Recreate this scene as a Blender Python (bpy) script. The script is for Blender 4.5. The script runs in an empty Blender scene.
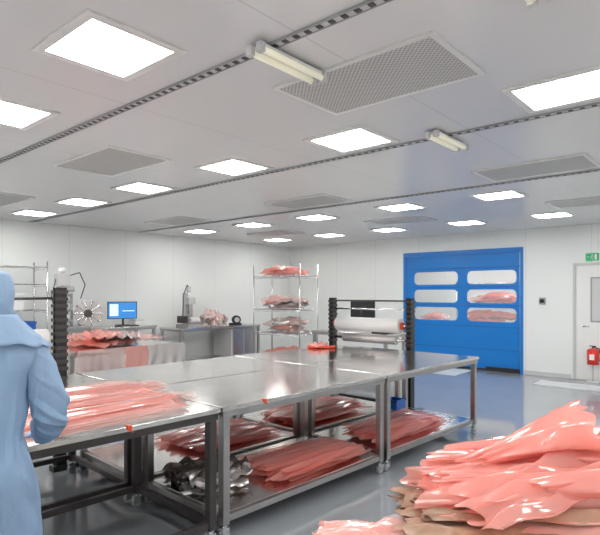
import bpy, bmesh, math, random
from mathutils import Vector, Matrix, noise
random.seed(7)
sc = bpy.context.scene
try:
    sc.view_settings.view_transform = 'Standard'
    sc.view_settings.look = 'None'
except Exception: pass

# ------------------------------------------------------------ materials
def mat(name, col, rough=0.5, metal=0.0, spec=0.5, emis=0, ecol=None, bump=0, bscale=20, alpha=1, trans=0, var=0, vscale=3, stretch=None):
    m = bpy.data.materials.new(name); m.use_nodes = True
    nt = m.node_tree; b = nt.nodes['Principled BSDF']
    b.inputs['Base Color'].default_value = (*col, 1)
    b.inputs['Roughness'].default_value = rough
    b.inputs['Metallic'].default_value = metal
    b.inputs['Specular IOR Level'].default_value = spec
    b.inputs['Alpha'].default_value = alpha
    b.inputs['Transmission Weight'].default_value = trans
    if emis:
        b.inputs['Emission Color'].default_value = (*(ecol or col), 1)
        b.inputs['Emission Strength'].default_value = emis
    if bump or var:
        tc = nt.nodes.new('ShaderNodeTexCoord')
        mp = nt.nodes.new('ShaderNodeMapping')
        if stretch: mp.inputs['Scale'].default_value = stretch
        nt.links.new(tc.outputs['Object'], mp.inputs['Vector'])
    if bump:
        n = nt.nodes.new('ShaderNodeTexNoise'); n.inputs['Scale'].default_value = bscale
        n.inputs['Detail'].default_value = 4
        bp = nt.nodes.new('ShaderNodeBump'); bp.inputs['Strength'].default_value = bump; bp.inputs['Distance'].default_value = 0.02
        nt.links.new(mp.outputs[0], n.inputs['Vector'])
        nt.links.new(n.outputs['Fac'], bp.inputs['Height']); nt.links.new(bp.outputs[0], b.inputs['Normal'])
    if var:
        n2 = nt.nodes.new('ShaderNodeTexNoise'); n2.inputs['Scale'].default_value = vscale
        r = nt.nodes.new('ShaderNodeValToRGB')
        r.color_ramp.elements[0].position = .3; r.color_ramp.elements[1].position = .7
        r.color_ramp.elements[0].color = (*[c*(1-var) for c in col], 1)
        r.color_ramp.elements[1].color = (*[min(1, c*(1+var*.5)) for c in col], 1)
        nt.links.new(mp.outputs[0], n2.inputs['Vector'])
        nt.links.new(n2.outputs['Fac'], r.inputs[0]); nt.links.new(r.outputs[0], b.inputs['Base Color'])
    return m

def seam_mat(name, col, rough, axis, period, spec=0.5, width=0.006, off=0.0):
    m = mat(name, col, rough, spec=spec); nt = m.node_tree; b = nt.nodes['Principled BSDF']
    tc = nt.nodes.new('ShaderNodeTexCoord'); sx = nt.nodes.new('ShaderNodeSeparateXYZ')
    nt.links.new(tc.outputs['Object'], sx.inputs[0])
    last = None
    for a, p in zip(axis, period):
        ad = nt.nodes.new('ShaderNodeMath'); ad.operation = 'ADD'; ad.inputs[1].default_value = 100*p+off
        md = nt.nodes.new('ShaderNodeMath'); md.operation = 'MODULO'; md.inputs[1].default_value = p
        lt = nt.nodes.new('ShaderNodeMath'); lt.operation = 'LESS_THAN'; lt.inputs[1].default_value = width
        nt.links.new(sx.outputs[a], ad.inputs[0]); nt.links.new(ad.outputs[0], md.inputs[0]); nt.links.new(md.outputs[0], lt.inputs[0])
        if last:
            mx = nt.nodes.new('ShaderNodeMath'); mx.operation = 'MAXIMUM'
            nt.links.new(last.outputs[0], mx.inputs[0]); nt.links.new(lt.outputs[0], mx.inputs[1]); last = mx
        else: last = lt
    mix = nt.nodes.new('ShaderNodeMix'); mix.data_type = 'RGBA'
    mix.inputs['A'].default_value = (*col, 1); mix.inputs['B'].default_value = (*[c*.72 for c in col], 1)
    nt.links.new(last.outputs[0], mix.inputs['Factor']); nt.links.new(mix.outputs['Result'], b.inputs['Base Color'])
    return m

def film_mat(name, col, tmix=0.35, rough=0.18, alpha=1.0, tint=(1,.6,.55), bump=.2, bscale=9):
    m = mat(name, col, rough, spec=1.0, bump=bump, bscale=bscale); nt = m.node_tree; b = nt.nodes['Principled BSDF']
    b.inputs['Coat Weight'].default_value = 1.0; b.inputs['Coat Roughness'].default_value = .07; b.inputs['Coat IOR'].default_value = 1.75
    out = nt.nodes['Material Output']
    t = nt.nodes.new('ShaderNodeBsdfTranslucent'); t.inputs[0].default_value = (*col, 1)
    mx = nt.nodes.new('ShaderNodeMixShader'); mx.inputs[0].default_value = tmix
    nt.links.new(b.outputs[0], mx.inputs[1]); nt.links.new(t.outputs[0], mx.inputs[2])
    last = mx
    if alpha < 1:
        tr = nt.nodes.new('ShaderNodeBsdfTransparent'); tr.inputs[0].default_value = (*tint,1); m2 = nt.nodes.new('ShaderNodeMixShader')
        m2.inputs[0].default_value = 1-alpha
        nt.links.new(mx.outputs[0], m2.inputs[1]); nt.links.new(tr.outputs[0], m2.inputs[2]); last = m2
    nt.links.new(last.outputs[0], out.inputs[0])
    return m

M = {}
M['wall'] = seam_mat('wall_panel_white', (.84,.86,.84), .35, [0,1], [1.2,1.2], width=.005)
M['ceil'] = seam_mat('ceiling_panel', (.77,.765,.765), .25, [0], [1.55], width=.006, off=.2)
M['floor'] = mat('floor_epoxy', (.29,.31,.34), .07, spec=.9, var=.05, vscale=1.5)
M['steel'] = mat('stainless_steel', (.74,.71,.69), .14, 1, bump=.03, bscale=5, var=.10, vscale=2)
M['steel2'] = mat('stainless_leg', (.45,.43,.42), .3, 1)
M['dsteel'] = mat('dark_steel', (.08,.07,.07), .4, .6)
M['black'] = mat('black_paint', (.015,.015,.017), .4)
M['white'] = mat('white_paint', (.82,.82,.8), .4)
M['grey'] = mat('grey_plastic', (.35,.36,.37), .45)
M['lgrey'] = mat('light_grey', (.6,.6,.6), .4)
M['chrome'] = mat('chrome_wire', (.75,.75,.75), .2, 1)
M['blue'] = mat('door_blue_pvc', (.006,.20,.62), .3)
M['blued'] = mat('door_blue_rib', (.005,.13,.47), .35)
M['bluebin'] = mat('blue_plastic', (.02,.12,.5), .4)
M['red'] = mat('red_paint', (.7,.03,.02), .3)
M['orange'] = mat('orange_red_plastic', (.75,.08,.03), .35)
M['green'] = mat('sign_green', (.02,.4,.15), .5, emis=.2, ecol=(.02,.4,.15))
M['pink'] = film_mat('pink_film', (1.0,.47,.41), .35, .16, alpha=.78, tint=(1,.76,.73), bump=.3, bscale=7)
M['pink2'] = film_mat('pink_film_pale', (1.0,.72,.68), .25, .08, alpha=.42, tint=(1,.92,.90), bump=.06)
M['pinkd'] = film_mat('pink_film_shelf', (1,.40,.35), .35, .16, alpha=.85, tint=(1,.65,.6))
M['kraft'] = mat('kraft_film_edge', (.36,.21,.14), .35, bump=.3, bscale=12, var=.3, vscale=14)
M['antistat'] = mat('dark_antistatic_film', (.17,.14,.13), .22, .5, bump=.5, bscale=14)
M['silver'] = mat('silver_film', (.6,.56,.55), .25, .5, bump=.3, bscale=10)
M['fabric'] = mat('coverall_blue', (.25,.37,.54), .6, bump=.2, bscale=22, var=.05, vscale=5)
M['skin'] = mat('skin', (.62,.38,.28), .5)
M['glove'] = mat('glove_nitrile', (.35,.5,.75), .4)
M['eye'] = mat('eye_dark', (.02,.015,.01), .2)
M['lamp'] = mat('lamp_diffuser', (1,.98,.94), .5, emis=21.0, ecol=(1,.99,.965))
M['lampframe'] = mat('lamp_frame', (.8,.79,.77), .4)
M['tubeoff_glow'] = mat('lamp_tube_cream', (.85,.82,.66), .3, emis=.25, ecol=(1,.95,.75))  # unlit tube, made to look paler by a faint glow
M['screen'] = mat('screen_blue', (.02,.1,.3), .2, emis=.8, ecol=(.05,.3,.75))
M['screenw'] = mat('screen_window', (.7,.8,.9), .2, emis=.7, ecol=(.6,.8,1))
M['glass'] = mat('clear_pvc', (.95,.97,1), .05, alpha=.12)
M['roll'] = mat('white_roll', (.85,.83,.82), .35)
M['mat'] = mat('floor_reflection_slab', (.6,.62,.64), .5)  # mat colour, also used for the floor reflection slab
def vent_mat():
    m = mat('vent_perforated', (.5,.49,.47), .5); nt = m.node_tree; b = nt.nodes['Principled BSDF']
    tc = nt.nodes.new('ShaderNodeTexCoord'); mp = nt.nodes.new('ShaderNodeMapping')
    mp.inputs['Scale'].default_value = (46,46,46); mp.inputs['Rotation'].default_value=(0,0,math.radians(45))
    ck = nt.nodes.new('ShaderNodeTexVoronoi'); ck.inputs['Randomness'].default_value = 0; ck.inputs['Scale'].default_value=1
    r = nt.nodes.new('ShaderNodeValToRGB'); r.color_ramp.elements[0].position=.32; r.color_ramp.elements[1].position=.42
    r.color_ramp.elements[0].color=(.33,.325,.32,1); r.color_ramp.elements[1].color=(.66,.65,.63,1)
    ck.voronoi_dimensions='2D'
    nt.links.new(tc.outputs['Object'], mp.inputs[0]); nt.links.new(mp.outputs[0], ck.inputs['Vector'])
    nt.links.new(ck.outputs['Distance'], r.inputs[0]); nt.links.new(r.outputs[0], b.inputs['Base Color'])
    return m
M['vent'] = vent_mat()

# ------------------------------------------------------------ mesh builder
class B:
    def __init__(s): s.v=[]; s.f=[]; s.m=[]; s.sm=[]; s.mats=[]
    def mi(s, k):
        if k not in s.mats: s.mats.append(k)
        return s.mats.index(k)
    def box(s, x0,x1,y0,y1,z0,z1, k, yaw=0, piv=None):
        i=len(s.v); P=[(x0,y0,z0),(x1,y0,z0),(x1,y1,z0),(x0,y1,z0),(x0,y0,z1),(x1,y0,z1),(x1,y1,z1),(x0,y1,z1)]
        if yaw:
            cx,cy = piv if piv else ((x0+x1)/2,(y0+y1)/2); c,sn=math.cos(yaw),math.sin(yaw)
            P=[(cx+(x-cx)*c-(y-cy)*sn, cy+(x-cx)*sn+(y-cy)*c, z) for x,y,z in P]
        s.v+=P
        for q in [(0,3,2,1),(4,5,6,7),(0,1,5,4),(1,2,6,5),(2,3,7,6),(3,0,4,7)]:
            s.f.append([i+a for a in q]); s.m.append(s.mi(k)); s.sm.append(False)
    def cyl(s, p0,p1,r,k,n=14,r1=None):
        p0=Vector(p0);p1=Vector(p1);d=(p1-p0).normalized(); r1=r if r1 is None else r1
        a=d.orthogonal().normalized(); b=d.cross(a); i=len(s.v)
        for p,rr in((p0,r),(p1,r1)):
            for j in range(n):
                t=2*math.pi*j/n; s.v.append(tuple(p+a*math.cos(t)*rr+b*math.sin(t)*rr))
        for j in range(n):
            s.f.append([i+j,i+(j+1)%n,i+n+(j+1)%n,i+n+j]); s.m.append(s.mi(k)); s.sm.append(True)
        s.f.append([i+j for j in range(n)][::-1]); s.m.append(s.mi(k)); s.sm.append(False)
        s.f.append([i+n+j for j in range(n)]); s.m.append(s.mi(k)); s.sm.append(False)
    def tube(s, pts, r, k, n=8):
        for a,b in zip(pts[:-1],pts[1:]): s.cyl(a,b,r,k,n)
    def ball(s, c, rx,ry,rz,k,n=16,h=10):
        i=len(s.v)
        for a in range(h+1):
            ph=math.pi*a/h
            for j in range(n):
                t=2*math.pi*j/n
                s.v.append((c[0]+rx*math.sin(ph)*math.cos(t),c[1]+ry*math.sin(ph)*math.sin(t),c[2]+rz*math.cos(ph)))
        for a in range(h):
            for j in range(n):
                s.f.append([i+a*n+j,i+(a+1)*n+j,i+(a+1)*n+(j+1)%n,i+a*n+(j+1)%n]); s.m.append(s.mi(k)); s.sm.append(True)
    def grid(s, fn, nu,nv,k):
        i=len(s.v)
        for a in range(nu+1):
            for b in range(nv+1): s.v.append(tuple(fn(a/nu,b/nv)))
        for a in range(nu):
            for b in range(nv):
                q=i+a*(nv+1)+b
                s.f.append([q,q+nv+1,q+nv+2,q+1]); s.m.append(s.mi(k)); s.sm.append(True)
    def flat(s,cx,cy,z,L,W,yaw,k,amp=.006,nu=30,nv=14):
        # flat film bag lying on a table: straight cut edges, shallow long ripples
        sd=random.random()*100; c,sn=math.cos(yaw),math.sin(yaw)
        def fn(a,b):
            x=(a-.5)*L; y=(b-.5)*W
            n=noise.noise(Vector((a*1.5+sd,b*2.5,sd))); n2=noise.noise(Vector((a*7,b*3+sd,sd)))
            zz=z+amp*(1+n*1.6+.8*math.sin(b*7+sd+2*a))*(.5+2*abs(b-.5)) + .001*n2
            lift=max(0,noise.noise(Vector((sd,b*1.5,a*1.2)))) 
            zz+=lift*.015*abs(2*a-1)**3
            return (cx+x*c-y*sn, cy+x*sn+y*c, max(zz,z))
        s.grid(fn,nu,nv,k)
    def scroll(s,p0,p1,r0,r1,turns,k,flat=.7,ph=None,zmin=None,nu=30,nv=60):
        sd=random.random()*100; ph=random.uniform(0,6.28) if ph is None else ph
        p0=Vector(p0);p1=Vector(p1);d=(p1-p0);L=d.length;d.normalize()
        side=d.cross(Vector((0,0,1))).normalized(); up=side.cross(d)
        def fn(a,c):
            an=ph+c*turns*2*math.pi
            fl=1-abs(math.sin(2.5*an+sd+2.2*a))**.6
            r=(r0+(r1-r0)*a)*(1-.25*c)*(.92+.22*fl+.14*noise.noise(Vector((a*3+sd,math.cos(an),math.sin(an)))))
            q=p0+d*(a*L+ (.05*math.cos(an+sd)+.05*noise.noise(Vector((an*1.5,sd,0))))*(1 if a<.5 else -1)*abs(1-2*a))
            q=q+side*(math.cos(an)*r+.03*math.sin(3*a+sd))+up*(math.sin(an)*r*flat+.03*math.sin(2.5*a+sd*2))
            if zmin is not None and q.z<zmin: q.z=zmin
            return q
        s.grid(fn,nu,nv,k)
    def sheet(s, cx,cy,z,L,W,yaw,k,amp=.02,pl=4,hump=0,gather=0,rise=0,rough=.01,seed=None,nu=22,nv=36,zmin=None,end=0):
        sd=random.random()*100 if seed is None else seed
        c,sn=math.cos(yaw),math.sin(yaw); ph=sd*3.1
        def fn(a,b):
            u=a-.5;t=b-.5
            n1=noise.noise(Vector((a*2.2+sd,b*3,sd))); n2=noise.noise(Vector((a*5+sd,b*7,sd+9)))
            w=W*(1-gather*a)
            ed=noise.noise(Vector((b*9,sd,3)))*(1-a)**3*.12*L
            x=u*L+n1*.05*L+ed; y=t*w+n2*.03*W+ .06*W*math.sin(3*a+sd)
            ridge=1-abs(math.sin(math.pi*pl*t+ph+1.2*math.sin(2.4*a+sd)))**.8
            r2=1-abs(math.sin(math.pi*pl*2.3*t+ph*2+2.0*math.sin(1.9*a+sd*2)))**.8
            zz=z+amp*(ridge*(.7+.8*n1)+.35*r2)+hump*(1-(2*u)**2)*(1-(2*t)**2)+rise*a+rough*n2*2+end*(max(0,a-.7)/.3)**2
            if zmin is not None: zz=max(zz,zmin+.002*n1)
            return (cx+x*c-y*sn, cy+x*sn+y*c, zz)
        s.grid(fn,nu,nv,k)
    def obj(s, name, bevel=0, solid=0, loc=None):
        me=bpy.data.meshes.new(name); 
        o=Vector((0,0,0))
        if loc: 
            o=Vector(loc); vs=[(v[0]-o.x,v[1]-o.y,v[2]-o.z) for v in s.v]
        else: vs=s.v
        me.from_pydata(vs,[],s.f)
        for k in s.mats: me.materials.append(M[k])
        me.polygons.foreach_set('material_index',s.m); me.polygons.foreach_set('use_smooth',s.sm); me.update()
        ob=bpy.data.objects.new(name,me); sc.collection.objects.link(ob); ob.location=o
        if solid:
            md=ob.modifiers.new('thick','SOLIDIFY'); md.thickness=solid
        if bevel:
            md=ob.modifiers.new('bevel','BEVEL'); md.width=bevel; md.segments=2; md.limit_method='ANGLE'; md.angle_limit=math.radians(40)
        return ob

H=2.95; XL=-10.05; XR=2.6; YB=11.14; YF=-1.6
# ------------------------------------------------------------ room shell
b=B(); b.box(XL-.1,XR+.1,YF-.1,15.2,-.1,0,'floor'); b.obj('floor')
b=B(); b.box(XL-.1,XR+.1,YF-.1,YB+.12,H,H+.1,'ceil'); b.obj('ceiling')
b=B(); b.box(XL-.1,XL,YF,YB,0,H,'wall'); b.obj('wall_left')
b=B(); b.box(XR,XR+.1,YF,YB,0,H,'wall'); b.obj('wall_right')
b=B(); b.box(XL-.1,XR+.1,YF-.1,YF,0,H,'wall'); b.obj('wall_front')
DX0,DX1,DZ=-6.40,-3.64,2.59
b=B(); b.box(XL-.1,DX0,YB,YB+.12,0,H,'wall'); b.box(DX1,XR+.1,YB,YB+.12,0,H,'wall'); b.box(DX0,DX1,YB,YB+.12,DZ,H,'wall'); b.obj('wall_back')
for nm,a in {'baseboard_left':(XL,XL+.015,YF,YB),'baseboard_back':(DX1+.02,-2.75,YB-.015,YB),'trim_1':(XL,DX0-.1,YB-.015,YB)}.items():
    b=B(); b.box(a[0],a[1],a[2],a[3],0,.08,'lgrey'); b.obj(nm)
# adjoining room visible through the door windows
b=B(); b.box(-8.5,-1.5,15.0,15.1,0,H,'wall'); b.box(-8.6,-8.5,YB+.12,15.1,0,H,'wall'); b.box(-1.5,-1.4,YB+.12,15.1,0,H,'wall'); b.obj('wall_adjoining_room')
b=B(); b.box(-8.6,-1.4,YB+.12,15.1,H,H+.1,'ceil'); b.obj('ceiling_adjoining_room')

# ------------------------------------------------------------ ceiling lights
def lightpanel(x,y):
    b=B(); w,h=.50,.46
    z1=H-.001; z0=H-.012
    for (a0,a1,c0,c1) in [(-w/2-.05,w/2+.05,-h/2-.05,-h/2),(-w/2-.05,w/2+.05,h/2,h/2+.05),(-w/2-.05,-w/2,-h/2,h/2),(w/2,w/2+.05,-h/2,h/2)]:
        b.box(x+a0,x+a1,y+c0,y+c1,z0,z1,'lampframe')
    b.box(x-w/2,x+w/2,y-h/2,y+h/2,H-.010,z1,'lamp')
    b.obj('ceiling_light_panel',loc=(x,y,H))
for y in (-.7,1.47,3.68,7.05,9.42):
    for x in (-8.9,-7.3,-5.75,-4.1,-2.62,-.95,.6,2.0): lightpanel(x,y)
for x in (-6.8,-5.0,-3.2):  # panels added to the adjoining room so the door windows look brighter
    for y in (12.2,13.9): lightpanel(x,y)
def vent(x,y):
    b=B(); w,h=1.04,.6
    b.box(x-w/2,x+w/2,y-h/2,y+h/2,H-.010,H-.001,'vent')
    for (a0,a1,c0,c1) in [(-w/2-.03,w/2+.03,-h/2-.03,-h/2),(-w/2-.03,w/2+.03,h/2,h/2+.03),(-w/2-.03,-w/2,-h/2,h/2),(w/2,w/2+.03,-h/2,h/2)]:
        b.box(x+a0,x+a1,y+c0,y+c1,H-.014,H-.001,'lampframe')
    b.obj('ceiling_air_vent',loc=(x,y,H))
for y in (.2,2.74,5.78,8.35):
    for x in (-7.95,-4.87,-1.77,1.3): vent(x,y)
for y in (2.0,4.08,6.28):
    b=B(); b.box(XL+.02,XR-.02,y-.022,y+.022,H-.010,H-.001,'lgrey')
    x=XL+.1
    while x<XR-.1:
        b.box(x,x+.03,y-.015,y+.015,H-.014,H-.009,'dsteel'); x+=.075
    b.box(XL+.02,XR-.02,y-.029,y-.022,H-.014,H-.001,'grey'); b.box(XL+.02,XR-.02,y+.022,y+.029,H-.014,H-.001,'grey')
    b.obj('ceiling_track')
def tubefix(x,y0,y1):
    b=B(); z=H-.05
    b.box(x-.05,x+.05,y0+.03,y1-.03,z+.016,z+.028,'white')
    for dx in (-.038,.038):
        b.cyl((x+dx,y0,z),(x+dx,y1,z),.017,'tubeoff_glow',16)
        for yy in (y0,y1-.02): b.box(x+dx-.02,x+dx+.02,yy-.005,yy+.025,z-.02,z+.03,'lgrey')
    for yy in (y0+.1,y1-.1): b.cyl((x,yy,z+.02),(x,yy,H),.012,'grey')
    b.obj('suspended_tube_light')
tubefix(-1.96,1.90,2.43); tubefix(-1.96,3.84,4.40); tubefix(-.70,1.86,2.38)

# ------------------------------------------------------------ blue door
def rr(x0,x1,z0,z1,r,n=6):
    P=[]
    for cx,cz,a0 in ((x1-r,z1-r,0),(x0+r,z1-r,90),(x0+r,z0+r,180),(x1-r,z0+r,270)):
        for j in range(n+1):
            t=math.radians(a0+90*j/n); P.append((cx+r*math.cos(t),cz+r*math.sin(t)))
    return P
cu=bpy.data.curves.new('door_tmp','CURVE'); cu.dimensions='2D'; cu.fill_mode='BOTH'; cu.extrude=.015
def spl(P):
    s=cu.splines.new('POLY'); s.points.add(len(P)-1)
    for i,(x,z) in enumerate(P): s.points[i].co=(x,z,0,1)
    s.use_cyclic_u=True
spl([(DX0+.08,.04),(DX1-.08,.04),(DX1-.08,DZ-.1),(DX0+.08,DZ-.1)])
WINS=[(xa,xb,za,zb) for (xa,xb) in ((-6.13,-5.05),(-4.84,-3.78)) for (za,zb) in ((1.84,2.13),(1.435,1.725),(1.04,1.33))]
for w in WINS: spl(rr(*w,.10))
tmp=bpy.data.objects.new('tmp',cu); sc.collection.objects.link(tmp)
bpy.context.view_layer.update()
me=bpy.data.meshes.new_from_object(tmp.evaluated_get(bpy.context.evaluated_depsgraph_get()))
bpy.data.objects.remove(tmp)
me.transform(Matrix.Rotation(math.radians(90),4,'X')); me.transform(Matrix.Translation((0,YB+.02,0)))
me.materials.clear(); me.materials.append(M['blue'])
par=bpy.data.objects.new('door_1',None); sc.collection.objects.link(par)
curtain=bpy.data.objects.new('curtain',me); sc.collection.objects.link(curtain); curtain.parent=par
b=B()
b.box(DX0,DX0+.06,YB-.02,YB+.06,0,DZ,'blue'); b.box(DX1-.06,DX1,YB-.02,YB+.06,0,DZ,'blue')
b.box(DX0+.06,DX1-.06,YB-.025,YB+.06,DZ-.1,DZ,'blue')
for z in (.45,.93,1.383,1.782,2.2): b.box(DX0+.06,DX1-.06,YB-.002,YB+.006,z-.008,z+.008,'blued')
b.box(DX0+.06,DX1-.06,YB-.02,YB+.05,0.0,.04,'black')
b.box(-4.4,DX1-.06,YB-.05,YB-.02,0.0,.09,'black')
fr=b.obj('frame',bevel=.005); fr.parent=par
b=B()
for w in WINS: b.box(w[0]-.01,w[1]+.01,YB+.03,YB+.034,w[2]-.01,w[3]+.01,'glass')
g=b.obj('panes'); g.parent=par
# white door
b=B(); dx0,dx1=-2.66,-1.62
b.box(dx0-.05,dx0,YB-.03,YB-.001,0,2.22,'lgrey'); b.box(dx1,dx1+.05,YB-.03,YB-.001,0,2.22,'lgrey'); b.box(dx0,dx1,YB-.03,YB-.001,2.17,2.22,'lgrey')
b.box(dx0+.005,dx1-.005,YB-.02,YB-.001,.01,2.165,'white')
b.box(dx0+.25,dx1-.25,YB-.026,YB-.02,1.1,1.95,'grey'); b.box(dx0+.28,dx1-.28,YB-.03,YB-.025,1.13,1.92,'lgrey')
b.cyl((dx0+.12,YB-.07,1.02),(dx0+.24,YB-.07,1.02),.012,'chrome'); b.cyl((dx0+.12,YB-.07,1.02),(dx0+.12,YB-.02,1.02),.012,'chrome')
b.obj('door_2',bevel=.004)
b=B(); b.box(-3.1,-1.5,9.95,10.5,.0005,.012,'mat'); b.obj('floor_reflection_slab')
b=B(); b.box(-6.2,-4.6,10.0,10.9,.0005,.012,'mat'); b.obj('floor_reflection_slab')  # pale slab standing in for a reflection on the floor by the blue door
# exit sign with running figure
b=B(); ex,ez=-2.38,2.33
b.box(ex-.11,ex+.11,YB-.02,YB-.001,ez-.07,ez+.07,'green')
yy0,yy1=YB-.024,YB-.019
b.box(ex+.04,ex+.08,yy0,yy1,ez-.05,ez+.05,'white'); b.cyl((ex+.0,yy0,ez+.035),(ex+.0,yy1,ez+.035),.012,'white')
for p,q in (((0,.02),(-.015,-.015)),((-.015,-.015),(.012,-.03)),((.012,-.03),(.008,-.05)),((-.015,-.015),(-.035,-.04)),((0,.015),(.025,0)),((0,.015),(-.028,.0))):
    b.cyl((ex+p[0],yy1,ez+p[1]),(ex+q[0],yy1,ez+q[1]),.005,'white',6)
b.box(ex-.09,ex-.05,yy0,yy1,ez-.004,ez+.004,'white')
b.obj('exit_sign')
b=B(); b.box(-3.33,-3.21,YB-.03,YB-.001,1.42,1.56,'grey'); b.cyl((-3.27,YB-.06,1.49),(-3.27,YB-.02,1.49),.045,'black'); b.box(-3.30,-3.24,YB-.04,YB-.02,1.44,1.455,'white'); b.obj('wall_intercom',bevel=.006)
# extinguisher
b=B(); x,y=-2.33,10.95
b.cyl((x,y,.33),(x,y,.58),.10,'red',20); b.ball((x,y,.58),.10,.10,.05,'red'); b.cyl((x,y,.61),(x,y,.66),.02,'dsteel'); b.box(x-.06,x+.05,y-.012,y+.012,.66,.675,'black')
b.tube([(x+.02,y,.65),(x+.11,y-.02,.62),(x+.13,y-.02,.5),(x+.12,y-.02,.4)],.012,'black'); b.box(x-.05,x+.05,y+.09,YB-.035,.4,.45,'red'); b.box(x-.04,x+.04,y-.105,y-.09,.42,.52,'white')
b.cyl((x,y,0),(x,y,.33),.012,'lgrey'); b.cyl((x,y,0),(x,y,.015),.12,'lgrey',20)
b.obj('fire_extinguisher')

# ------------------------------------------------------------ worktables
TG=[]   # things belonging to the big table group (slightly rotated in the room)
def worktable(x0,x1,y0,y1,h=.9,shelf=True,dark=False,name='steel_worktable',casters=True):
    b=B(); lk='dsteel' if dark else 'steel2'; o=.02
    b.box(x0,x1,y0,y1,h-.03,h,'steel')
    b.box(x0+.012,x1-.012,y0+.012,y1-.012,h-.075,h-.03,lk)
    zb=.11 if casters else .02
    L=.055
    for x in (x0+o,x1-o-L):
        for y in (y0+o,y1-o-L):
            b.box(x,x+L,y,y+L,zb,h-.07,lk)
            cx,cy=x+L/2,y+L/2
            if casters:
                b.cyl((cx,cy,.08),(cx,cy,zb+.01),.02,'chrome')
                b.box(cx-.022,cx-.016,cy-.03,cy+.03,.03,.09,'chrome'); b.box(cx+.016,cx+.022,cy-.03,cy+.03,.03,.09,'chrome')
                b.box(cx-.022,cx+.022,cy-.03,cy+.03,.084,.09,'chrome')
                b.cyl((cx-.013,cy,.04),(cx+.013,cy,.04),.04,'grey',18)
            else: b.cyl((cx,cy,0),(cx,cy,.03),.03,'black')
    zs=.17
    for x in (x0+o+.008,x1-o-L+.008): b.box(x,x+.038,y0+o+L,y1-o-L,zs-.045,zs,lk)
    for y in (y0+o+.008,y1-o-L+.008): b.box(x0+o+L,x1-o-L,y,y+.038,zs-.045,zs,lk)
    if shelf: b.box(x0+o+.046,x1-o-.046,y0+o+.046,y1-o-.046,zs-.012,zs+.004,'steel')
    return b.obj(name,bevel=.003)
YS=[(.36,2.27),(2.285,4.18),(4.195,6.1)]
for i,(a,c) in enumerate(YS):
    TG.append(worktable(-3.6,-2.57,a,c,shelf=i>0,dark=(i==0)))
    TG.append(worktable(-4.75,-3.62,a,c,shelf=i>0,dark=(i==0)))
for yy in (1.62,2.66):
    b=B(); b.box(-2.60,-2.565,yy-.009,yy+.009,.902,.906,'orange'); b.box(-2.568,-2.558,yy-.012,yy+.012,.88,.906,'orange'); b.cyl((-2.562,yy,.882),(-2.562,yy+.018,.866),.005,'orange'); TG.append(b.obj('edge_clamp',bevel=.002))
# flat pink bags on first table
b=B()
for row in range(7):
    for lay in range(3):
        x=-3.9+.17*row+random.uniform(-.02,.02); y=1.62+.13*math.sin(row*1.9)+.10*lay-.05*row*.5
        b.flat(x+.03*lay,y,.903+.0025*((row%2)*2+lay)+.001,1.15,.25,math.radians(90+6*math.sin(row*2.3+lay)),('pink2','pink2','pink')[lay] if row%2 else 'pink2',amp=.005); 
TG.append(b.obj('pink_film_bags'))
# folded film on shelves
def shelfpile(x0,x1,y0,y1,z,n,k,amp=.02,top=.06,yaw=90,name='pink_film_bags',pl=5,W=None,alt=None):
    b=B()
    for i in range(n):
        f=i/max(1,n-1)
        b.sheet(random.uniform(x0+.3*(x1-x0),x1-.3*(x1-x0)),(y0+y1)/2+random.uniform(-.05,.05),z+.004+top*f,(y1-y0)*random.uniform(.88,1.0) if yaw==90 else (x1-x0)*.9,
                W or (x1-x0)*random.uniform(.55,.85),math.radians(yaw+random.uniform(-4,4)),alt if (alt and i%3==0) else k,amp=amp,pl=pl,rough=.004,zmin=z,hump=.02)
    return b.obj(name)
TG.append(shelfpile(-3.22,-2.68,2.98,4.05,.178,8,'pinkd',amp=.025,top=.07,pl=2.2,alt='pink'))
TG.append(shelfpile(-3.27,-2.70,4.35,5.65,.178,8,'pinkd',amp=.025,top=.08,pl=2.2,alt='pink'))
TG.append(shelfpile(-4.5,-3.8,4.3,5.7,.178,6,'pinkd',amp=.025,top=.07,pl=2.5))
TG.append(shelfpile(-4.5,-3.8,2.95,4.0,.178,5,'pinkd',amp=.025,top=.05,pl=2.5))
b=B()
for i in range(9):
    b.sheet(random.uniform(-3.3,-3.1),random.uniform(2.6,2.66),.18+.012*i,.5,.38,math.radians(random.uniform(60,110)),'antistat' if i%3 else 'silver',amp=.05,pl=4,rough=.03,zmin=.178)
TG.append(b.obj('crumpled_antistatic_bags'))
def bin_(x0,x1,y0,y1,z,h):
    b=B(); t=.01
    b.box(x0,x1,y0,y1,z,z+t,'bluebin')
    for a in ((x0,x0+t,y0,y1),(x1-t,x1,y0,y1),(x0+t,x1-t,y0,y0+t),(x0+t,x1-t,y1-t,y1)): b.box(*a,z+t,z+h,'bluebin')
    b.box(x0-.01,x1+.01,y0-.01,y0+.002,z+h-.02,z+h,'bluebin'); b.box(x0-.01,x1+.01,y1-.002,y1+.01,z+h-.02,z+h,'bluebin')
    TG.append(b.obj('blue_storage_bin',bevel=.003))
bin_(-3.7,-3.5,5.78,5.98,.178,.12)
b=B(); b.sheet(-4.55,5.55,.905,.36,.13,.6,'orange',amp=.04,pl=3,zmin=.902); b.sheet(-4.57,5.5,.93,.25,.13,1.2,'pink',amp=.05,pl=3,zmin=.902); TG.append(b.obj('red_cloth'))
T=Matrix.Translation((-2.65,2.28,0))@Matrix.Rotation(math.radians(-2.3),4,'Z')@Matrix.Translation((2.57,-2.28,0))
for o in TG: o.matrix_world=T

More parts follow.
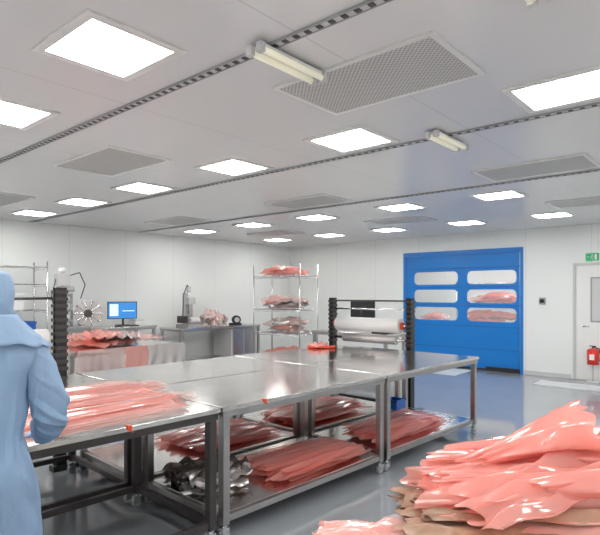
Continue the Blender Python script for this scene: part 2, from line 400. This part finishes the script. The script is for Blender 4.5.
# black roll-holder racks
def post(b,x,y,z0,z1):
    b.box(x-.035,x-.02,y-.05,y+.05,z0,z1,'black'); b.box(x+.02,x+.035,y-.05,y+.05,z0,z1,'black'); b.box(x-.02,x+.02,y-.012,y+.012,z0,z1,'black')
    z=z0+.9
    while z<z1-.04:
        for sx in (-.042,.035): b.box(x+sx,x+sx+.007,y-.06,y+.06,z,z+.03,'dsteel')
        b.box(x-.03,x+.03,y-.07,y-.05,z,z+.03,'dsteel'); z+=.065
    b.box(x-.045,x+.045,y-.08,y+.3,0,.05,'black')
b=B(); post(b,-4.87,6.37,.03,1.58); post(b,-3.56,6.37,.03,1.58)
b.cyl((-4.87,6.37,1.54),(-3.56,6.37,1.54),.012,'dsteel'); b.cyl((-4.87,6.37,1.42),(-3.56,6.37,1.42),.012,'chrome')
b.cyl((-4.74,6.33,1.20),(-3.68,6.33,1.20),.10,'roll',24); b.cyl((-4.85,6.33,1.20),(-3.58,6.33,1.20),.02,'chrome')
b.cyl((-4.65,6.36,1.0),(-3.76,6.36,1.0),.06,'silver',20); b.cyl((-4.85,6.36,1.0),(-3.58,6.36,1.0),.02,'chrome')
for x in (-4.78,-3.65): b.cyl((x-.02,6.33,1.20),(x+.02,6.33,1.20),.05,'orange')
b.box(-4.84,-3.59,6.33,6.41,.1,.16,'black')
b.obj('film_roll_rack')
b=B(); post(b,-4.94,2.27,.03,1.70); post(b,-4.99,.9,.03,1.70)
b.cyl((-4.98,.9,1.6),(-4.94,2.27,1.6),.012,'dsteel'); b.cyl((-4.98,.98,1.25),(-4.945,2.15,1.25),.07,'roll',20); b.obj('film_roll_rack')

# ------------------------------------------------------------ back-left equipment
def monitor(b,x,y,z,w,h,yaw,back=False):
    pv=(x,y)
    b.box(x-w/2,x+w/2,y-.015,y+.03,z-h/2,z+h/2,'black',yaw,pv)
    b.box(x-w/2+.015,x+w/2-.015,y-.019,y-.014,z-h/2+.015,z+h/2-.015,'screen',yaw,pv)
    b.box(x-w/2+.04,x-w/2+.2,y-.022,y-.018,z-h/2+.06,z+h/2-.05,'screenw',yaw,pv)
    b.box(x-.0,x+w/2-.05,y-.022,y-.018,z-.02,z-.005,'screenw',yaw,pv)
    b.cyl((x,y+.04*math.cos(yaw),z-h/2-.12),(x,y+.04*math.cos(yaw),z),.02,'black'); b.box(x-.12,x+.12,y-.08,y+.1,z-h/2-.13,z-h/2-.115,'black',yaw,pv)
def wireshelf(x0,x1,y0,y1,h,levels):
    b=B()
    for x in (x0,x1):
        for y in (y0,y1): b.cyl((x,y,.03),(x,y,h),.014,'chrome',10); b.cyl((x,y,0),(x,y,.04),.025,'grey',10)
    for z in levels:
        for y in (y0,y1):
            b.cyl((x0,y,z),(x1,y,z),.006,'chrome',6); b.cyl((x0,y,z-.035),(x1,y,z-.035),.005,'chrome',6)
        for x in (x0,x1): b.cyl((x,y0,z),(x,y1,z),.006,'chrome',6)
        n=int((x1-x0)/.04)
        if x1-x0>y1-y0:
            for i in range(n): xx=x0+(x1-x0)*(i+.5)/n; b.cyl((xx,y0,z),(xx,y1,z),.003,'chrome',5)
        else:
            n=int((y1-y0)/.04)
            for i in range(n): yy=y0+(y1-y0)*(i+.5)/n; b.cyl((x0,yy,z),(x1,yy,z),.003,'chrome',5)
    return b.obj('wire_shelving_rack')
wireshelf(-9.95,-9.4,2.35,4.1,2.2,(.3,.85,1.35,1.8,2.1))
b=B()
for (y0,y1,z,h,k) in ((3.3,3.75,1.357,.28,'white'),(2.8,3.2,1.357,.25,'lgrey'),(3.5,3.95,.857,.3,'bluebin'),(2.6,3.1,.857,.3,'white'),(3.0,3.4,1.807,.2,'lgrey')):
    b.box(-9.85,-9.5,y0,y1,z,z+h,k); b.box(-9.86,-9.49,y0-.01,y1+.01,z+h-.04,z+h,k)
b.obj('storage_boxes',bevel=.006)
wireshelf(-8.78,-7.38,8.5,9.1,2.28,(.15,.75,1.28,2.02))
def bagpile(x0,x1,y0,y1,z,h,n,ks=('pink',),name='pink_film_bags',amp=.05):
    b=B()
    for i in range(n):
        b.sheet(random.uniform(x0+.27*(x1-x0),x1-.27*(x1-x0)),(y0+y1)/2,z+.01+h*.6*i/n,(x1-x0)*.5,(y1-y0)*.8,random.uniform(-.15,.15),random.choice(ks),amp=amp,pl=4,hump=h*.35,rough=.02,zmin=z)
    b.obj(name)
bagpile(-8.72,-7.42,8.53,9.07,2.03,.22,9,('pink','pink2'))
bagpile(-8.72,-7.42,8.53,9.07,1.29,.3,9,('pink','pink2','silver','silver'))
bagpile(-8.72,-7.42,8.53,9.07,.76,.38,9,('pink','silver','pink2'))
bagpile(-8.72,-7.42,8.53,9.07,.16,.3,6)
# computer desk
worktable(-9.95,-9.2,4.95,6.2,h=1.0,name='steel_desk',casters=False)
b=B(); monitor(b,-9.5,5.6,1.31,.56,.34,math.radians(70)); b.obj('computer_monitor')
b=B(); b.box(-9.36,-9.22,5.35,5.8,1.0,1.018,'black'); 
for i in range(10): b.box(-9.35,-9.23,5.36+i*.044,5.395+i*.044,1.018,1.024,'dsteel')
b.obj('keyboard',bevel=.002)
b=B(); b.box(-9.9,-9.6,5.95,6.18,1.0,1.08,'white'); b.box(-9.88,-9.62,5.97,6.16,1.08,1.1,'lgrey'); b.obj('paper_tray')
# sealing machine with reel (left)
b=B(); x,y=-9.3,4.55
b.box(x-.3,x+.25,y-.35,y+.2,0,.05,'lgrey'); b.box(x-.2,x+.1,y-.25,y+.1,.05,1.0,'lgrey'); b.box(x-.25,x+.2,y-.3,y+.2,1.0,1.05,'grey')
b.cyl((x-.1,y-.18,1.05),(x-.1,y-.18,1.95),.03,'lgrey'); b.cyl((x-.1,y-.02,1.05),(x-.1,y-.02,1.6),.025,'steel2')
b.cyl((x-.1,y-.28,1.72),(x-.1,y+.02,1.72),.05,'lgrey'); b.box(x-.18,x-.02,y-.3,y-.08,1.78,2.0,'lgrey'); b.ball((x-.08,y-.2,2.05),.07,.07,.06,'white')
for zz in (1.15,1.35,1.5,1.62): b.cyl((x-.02,y-.25,zz),(x-.02,y-.05,zz),.035,'grey',12); b.box(x-.12,x+.02,y-.2,y-.16,zz-.05,zz-.03,'dsteel')
nrm=Vector((.85,-.53,0)).normalized(); side=Vector((.53,.85,0)).normalized(); c=Vector((x+.05,y+.22,1.28))
b.cyl(c,c+nrm*.03,.24,'silver',28); b.cyl(c+nrm*.03,c+nrm*.08,.07,'dsteel',16); b.cyl(c-nrm*.12,c,.05,'steel2')
for i in range(10):
    t=2*math.pi*i/10; p=c+nrm*.04+(side*math.cos(t)+Vector((0,0,1))*math.sin(t))*.08; q=c+nrm*.04+(side*math.cos(t)+Vector((0,0,1))*math.sin(t))*.25
    b.cyl(p,q,.016,'chrome',6)
b.box(c.x-.2,c.x-.05,c.y-.1,c.y+.05,1.05,1.3,'grey')
b.tube([(x-.1,y-.1,1.95),(x,y+.08,2.02),(x+.05,y+.16,1.8),(x+.0,y+.1,1.55)],.009,'black')
b.tube([(x-.1,y-.3,1.9),(x-.05,y-.4,1.6),(x-.05,y-.32,1.2),(x,y-.2,1.05)],.009,'dsteel')
b.obj('film_sealing_machine',bevel=.006)
# middle worktable with pink bags
worktable(-7.9,-6.7,3.2,5.0,h=.88,casters=False)
b=B()
for i in range(9): b.sheet(random.uniform(-7.5,-7.15),random.uniform(3.75,4.5),.89+.016*i,.8,.6,random.uniform(-.4,.4),random.choice(('pink','pink2','pink','silver')),amp=.06,pl=4,rough=.02,zmin=.885,hump=.04)
def drape(b,x,y0,y1,z1,z0,k):
    sd=random.random()*50
    b.grid(lambda a,c:(x+.02+.02*math.sin(22*c+sd)*a+.03*a, y0+(y1-y0)*c+.03*math.sin(5*a+sd), z1+(z0-z1)*a+.04*noise.noise(Vector((c*4,sd,0)))*a),8,40,k)
drape(b,-6.7,3.3,4.0,.9,.4,'pink2'); drape(b,-6.69,3.95,4.6,.9,.35,'pink'); drape(b,-6.66,4.3,4.95,.9,.45,'silver')
b.obj('pink_film_bags')
# press machine table
worktable(-9.95,-9.15,6.75,9.1,h=.9,name='steel_worktable',casters=False)
b=B(); b.box(-9.85,-9.22,8.2,9.0,.18,.82,'lgrey'); b.box(-9.22,-9.21,8.25,8.58,.22,.8,'steel2'); b.box(-9.22,-9.21,8.62,8.95,.22,.8,'steel2'); b.obj('steel_cabinet',bevel=.004)
b=B(); x,y=-9.5,7.25
b.box(x-.25,x+.2,y-.2,y+.2,.9,.96,'grey'); b.box(x-.2,x-.08,y-.06,y+.06,.96,1.65,'lgrey'); b.cyl((x-.05,y,1.2),(x-.05,y,1.78),.03,'chrome')
b.box(x-.12,x+.08,y-.09,y+.09,1.4,1.55,'lgrey'); b.cyl((x+.02,y,1.1),(x+.02,y,1.4),.04,'steel2'); b.cyl((x-.05,y,1.66),(x-.05,y,1.80),.05,'lgrey')
b.tube([(x-.05,y,1.78),(x+.02,y-.1,1.82),(x+.05,y-.22,1.6),(x+.02,y-.22,1.0)],.012,'black'); b.box(x-.1,x+.15,y-.28,y-.18,1.0,1.15,'dsteel'); b.cyl((x+.1,y-.1,1.05),(x+.1,y+.15,1.05),.07,'lgrey',16)
b.obj('heat_press_machine',bevel=.005)
b=B()
for i in range(6): b.sheet(-9.5,7.88,.905+.03*i,.5,.5,random.uniform(-.2,.2),'pink2' if i%2 else 'silver',amp=.1,pl=3,rough=.04,zmin=.903,hump=.16)
b.obj('pink_film_bags')
b=B(); b.cyl((-9.4,8.5,1.02),(-9.3,8.45,1.02),.1,'black',20); b.cyl((-9.3,8.45,1.02),(-9.28,8.44,1.02),.06,'lgrey',16); b.box(-9.5,-9.3,8.38,8.6,.9,.94,'black'); b.obj('tape_dispenser')
# workstation behind rack
worktable(-6.4,-4.75,7.7,8.4,h=.95,name='steel_desk',casters=False)
b=B(); monitor(b,-5.5,8.1,1.36,.46,.32,math.radians(195)); b.obj('computer_monitor')
b=B(); b.box(-5.15,-4.8,7.85,8.2,.951,1.14,'black'); b.box(-5.12,-4.83,7.843,7.85,1.02,1.07,'bluebin'); b.box(-5.1,-4.85,7.9,8.15,1.14,1.17,'dsteel'); b.obj('label_printer',bevel=.006)
# adjoining room shelf
wireshelf(-6.1,-4.3,13.4,13.9,2.0,(.4,.88,1.36,1.9))
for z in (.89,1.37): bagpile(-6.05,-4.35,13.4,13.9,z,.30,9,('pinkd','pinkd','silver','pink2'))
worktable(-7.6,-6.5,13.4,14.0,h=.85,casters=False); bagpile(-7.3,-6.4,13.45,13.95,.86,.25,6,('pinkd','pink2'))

# ------------------------------------------------------------ foreground pile and tables
worktable(-.80,.95,1.64,2.5,h=.78,casters=False)
worktable(-1.08,.95,.45,1.62,h=.78,casters=False)
b=B()
R=math.radians(41); rt=Vector((math.cos(R),math.sin(R),0)); pf=Vector((-math.sin(R),math.cos(R),0))
for i in range(12):
    b.sheet(-.60+random.uniform(-.04,.04),1.955+random.uniform(-.05,.05),.79+.010*i,.84,.60-.02*i,R+random.uniform(-.3,.15),'kraft',amp=.025,pl=5,rough=.010,zmin=.783,rise=.02)
C=Vector((-.68,2.01,0))
for i in range(5):
    f=i/4; p=C+rt*.12+pf*(.05*math.sin(i*2))
    b.sheet(p.x,p.y,.89+.06*f,.85,.46-.08*f,R+random.uniform(-.35,.35),'pink',amp=.06,pl=random.uniform(2,3.0),rough=.012,zmin=.82,rise=.06,hump=.03,gather=.3,nu=34,nv=60)
for (s0,t0,z0,s1,t1,z1,r0,r1,tu) in (
    (-.36,-.14,.92,.62,-.20,.96,.06,.08,1.2),(-.36,.04,.92,.60,-.05,.98,.07,.08,1.3),(-.28,.20,.91,.55,.12,.98,.07,.09,1.2),
    (-.33,-.08,.99,.58,-.18,1.05,.035,.11,1.3),(-.26,.10,.99,.50,.00,1.06,.04,.13,1.25),(-.16,.20,.98,.40,.14,1.06,.05,.11,1.2),
    (-.16,.02,1.03,.30,.06,1.13,.025,.12,1.3),(-.05,.14,1.04,.25,.24,1.10,.03,.09,1.2),(.02,-.14,1.02,.62,-.04,1.10,.03,.10,1.3),
    (-.22,-.26,.89,.55,-.30,.93,.05,.09,1.2),(-.05,-.32,.86,.6,-.40,.90,.045,.08,1.2)):
    p0=C+rt*s0+pf*t0+Vector((0,0,z0)); p1=C+rt*s1+pf*t1+Vector((0,0,z1))
    b.scroll(p0,p1,r0,r1,tu,'pink',flat=.75,zmin=.80)
b.obj('pink_film_bag_pile')
b=B()
for i in range(6): b.sheet(-.99+.015*i,1.535-.012*i,.79+.010*i,.40,.24,R+.10*(i-2.5),'pink2' if i%2 else 'pink',amp=.03,pl=2.4,rough=.006,zmin=.785)
b.obj('pink_film_bags')

# ------------------------------------------------------------ person in cleanroom coverall
par=bpy.data.objects.new('cleanroom_worker',None); sc.collection.objects.link(par)
par.location=(-2.37,.78,0); par.rotation_euler=(0,0,math.radians(70))
def skin(name,verts,edges,radii,k,root=0,sub=2,cloth=False):
    me=bpy.data.meshes.new(name); me.from_pydata(verts,edges,[]); me.materials.append(M[k])
    ob=bpy.data.objects.new(name,me); sc.collection.objects.link(ob)
    s=ob.modifiers.new('skin','SKIN'); s.use_smooth_shade=True; s.branch_smoothing=.3
    for i,r in enumerate(radii):
        v=me.skin_vertices[0].data[i]; v.radius=r if isinstance(r,tuple) else (r,r); v.use_root=(i==root)
    u=ob.modifiers.new('sub','SUBSURF'); u.levels=sub; u.render_levels=sub
    if cloth:
        u=ob.modifiers.new('fine','SUBSURF'); u.subdivision_type='SIMPLE'; u.levels=2; u.render_levels=2
        bpy.context.view_layer.update()
        m2=bpy.data.meshes.new_from_object(ob.evaluated_get(bpy.context.evaluated_depsgraph_get()))
        bpy.data.objects.remove(ob)
        N=[v.normal.copy() for v in m2.vertices]
        def ridge(p,w=.5):
            return 1-min(1,abs(noise.noise(p))*3.2)
        for i,v in enumerate(m2.vertices):
            x,y,z=v.co; n=N[i]
            arm=max(0,min(1,(abs(x)-.165)/.05)) if z>.97 else 0
            wx=.5*noise.noise(Vector((x*3,y*3,z*3+7)))
            # long hanging folds on trunk and legs, running mostly downward with a diagonal drift
            f1=ridge(Vector((x*7+z*1.6+wx,y*7-z*1.1+wx,z*1.5)))
            f2=ridge(Vector((x*13-z*3+5,y*13+z*2,z*3.5+2)))
            d=.013*f1+.005*f2
            # short creases across the sleeves, strongest at the elbow bend
            sg=1 if x>0 else -1
            el=math.exp(-((z-1.13)/.11)**2)
            f3=ridge(Vector((x*5+sg*3,y*6+wx,z*17+abs(x)*9+wx*2)))
            d=d*(1-arm)+arm*(.004*f1+(.005+.010*el)*f3)
            # gathered waist and seat creases
            wa=math.exp(-((z-1.055)/.05)**2)*(1-arm); an=math.atan2(y,x)
            d+=wa*(.005*math.sin(an*22+2*wx)-.004)
            if z>1.52:
                d=.006*ridge(Vector((x*9,y*9,z*9+3)))+.003*f2
                d-=.002
            v.co=v.co+n*(d-.006)
        for p in m2.polygons: p.use_smooth=True
        m2.materials.clear(); m2.materials.append(M[k])
        ob=bpy.data.objects.new(name,m2); sc.collection.objects.link(ob)
    ob.parent=par
    return ob
V=[(0,0,.97),(0,0,1.06),(0,0,1.14),(0,-.01,1.30),(0,-.02,1.42),(0,-.01,1.51),(0,.0,1.58),(0,.005,1.65),(0,.01,1.71),(0,.01,1.755),
   (.165,-.01,1.42),(.22,-.02,1.28),(.25,-.015,1.15),(.24,.12,1.05),(.235,.22,1.01),(.225,.29,.995),
   (-.165,-.01,1.42),(-.22,-.02,1.28),(-.25,-.01,1.15),(-.24,.12,1.07),(-.22,.22,1.04),(-.2,.30,1.03),
   (.10,0,.84),(.125,.03,.5),(.13,.0,.3),(.13,-.01,.13),(-.10,0,.84),(-.125,-.0,.5),(-.13,-.01,.3),(-.13,-.02,.13)]
E=[(0,1),(1,2),(2,3),(3,4),(4,5),(5,6),(6,7),(7,8),(8,9),(4,10),(10,11),(11,12),(12,13),(13,14),(14,15),(4,16),(16,17),(17,18),(18,19),(19,20),(20,21),
   (0,22),(22,23),(23,24),(24,25),(0,26),(26,27),(27,28),(28,29)]
Rr=[(.19,.16),(.165,.14),(.175,.15),(.18,.155),(.16,.135),(.125,.125),(.12,.135),(.125,.14),(.12,.13),(.08,.09),
   .084,.080,.077,.070,.058,.044,.084,.080,.077,.070,.058,.044,.13,.105,.10,.08,.13,.105,.10,.08]
skin('coverall_body',V,E,Rr,'fabric',0,3,True)
b=B()
def cape(a,c):
    t=2*math.pi*c; k=a
    rx=.12+.12*k**1.2; ry=.13+.045*k; 
    return ((rx+.008*math.sin(9*t+2*k)*k)*math.cos(t), -.012+(ry+.008*math.sin(7*t)*k)*math.sin(t), 1.565-.10*k-.035*k*abs(math.cos(t))+.006*math.sin(11*t)*k)
b.grid(cape,10,96,'fabric')
fo=b.obj('hood_cape',solid=.005); fo.parent=par
b=B()
for s in (1,-1):
    p=Vector((.225,.29,.995) if s>0 else (-.2,.30,1.03)); d=Vector((-.01*s,.07,-.015)).normalized()
    b.cyl(p-d*.02,p+d*.015,.043,'fabric',18,r1=.038)
fo=b.obj('cuffs'); fo.parent=par
for sgn in (1,-1):
    x=.13*sgn
    skin('boot',[(x,-.05,.05),(x,.05,.055),(x,.16,.045),(x,-.02,.14)],[(0,1),(1,2),(0,3)],[.05,.052,.042,.06],'fabric',0,2)
    wx,wy,wz=(.225,.29,.995) if sgn>0 else (-.2,.30,1.03)
    tz=.955
    palm=skin('glove_palm',[(wx,wy-.01,wz),(wx-.005*sgn,wy+.06,(wz+tz)/2+.005),(wx-.01*sgn,wy+.10,tz+.005)],[(0,1),(1,2)],[(.03,.024),(.042,.018),(.042,.016)],'glove',0,2)
    for j,l in enumerate((.07,.08,.075,.055)):
        fx=wx-.01*sgn+(j-1.5)*.021*-sgn
        skin('glove_finger',[(fx,wy+.09,tz+.004),(fx+(j-1.5)*-.004*sgn,wy+.10+l*.5,tz+.012),(fx+(j-1.5)*-.006*sgn,wy+.10+l,tz-.008)],[(0,1),(1,2)],[.0105,.0095,.0075],'glove',0,1)
    skin('glove_thumb',[(wx-.025*sgn,wy+.045,tz+.02),(wx-.055*sgn,wy+.08,tz+.008),(wx-.06*sgn,wy+.11,tz-.003)],[(0,1),(1,2)],[.013,.011,.009],'glove',0,1)
b=B()
b.ball((0,.06,1.64),.076,.09,.095,'skin'); b.ball((0,.095,1.598),.060,.065,.05,'white')
for s in (1,-1): b.ball((.032*s,.138,1.66),.013,.008,.009,'white',10,6); b.ball((.032*s,.145,1.66),.006,.004,.006,'eye',8,6); b.box(.032*s-.018,.032*s+.018,.138,.144,1.677,1.682,'eye')
b.ball((0,.152,1.635),.012,.016,.022,'skin'); b.box(-.022,.022,.150,.158,1.592,1.598,'lgrey')
fo=b.obj('face'); fo.parent=par
b=B()
pts=[(.088*math.cos(t),.105,1.642+.10*math.sin(t)) for t in [2*math.pi*i/24 for i in range(25)]]
b.tube(pts,.018,'fabric',8)
fo=b.obj('hood_rim'); fo.parent=par

# ------------------------------------------------------------ camera, world
w=bpy.data.worlds.new('world'); sc.world=w; w.use_nodes=True
w.node_tree.nodes['Background'].inputs[0].default_value=(.8,.85,.9,1); w.node_tree.nodes['Background'].inputs[1].default_value=.3
cd=bpy.data.cameras.new('camera'); co=bpy.data.objects.new('camera',cd); sc.collection.objects.link(co)
co.location=(0,0,1.65); co.rotation_euler=(math.radians(90),0,math.radians(40.95))
cd.sensor_width=36; cd.lens=530/600*36; cd.shift_y=.0425; cd.clip_start=.05
sc.camera=co
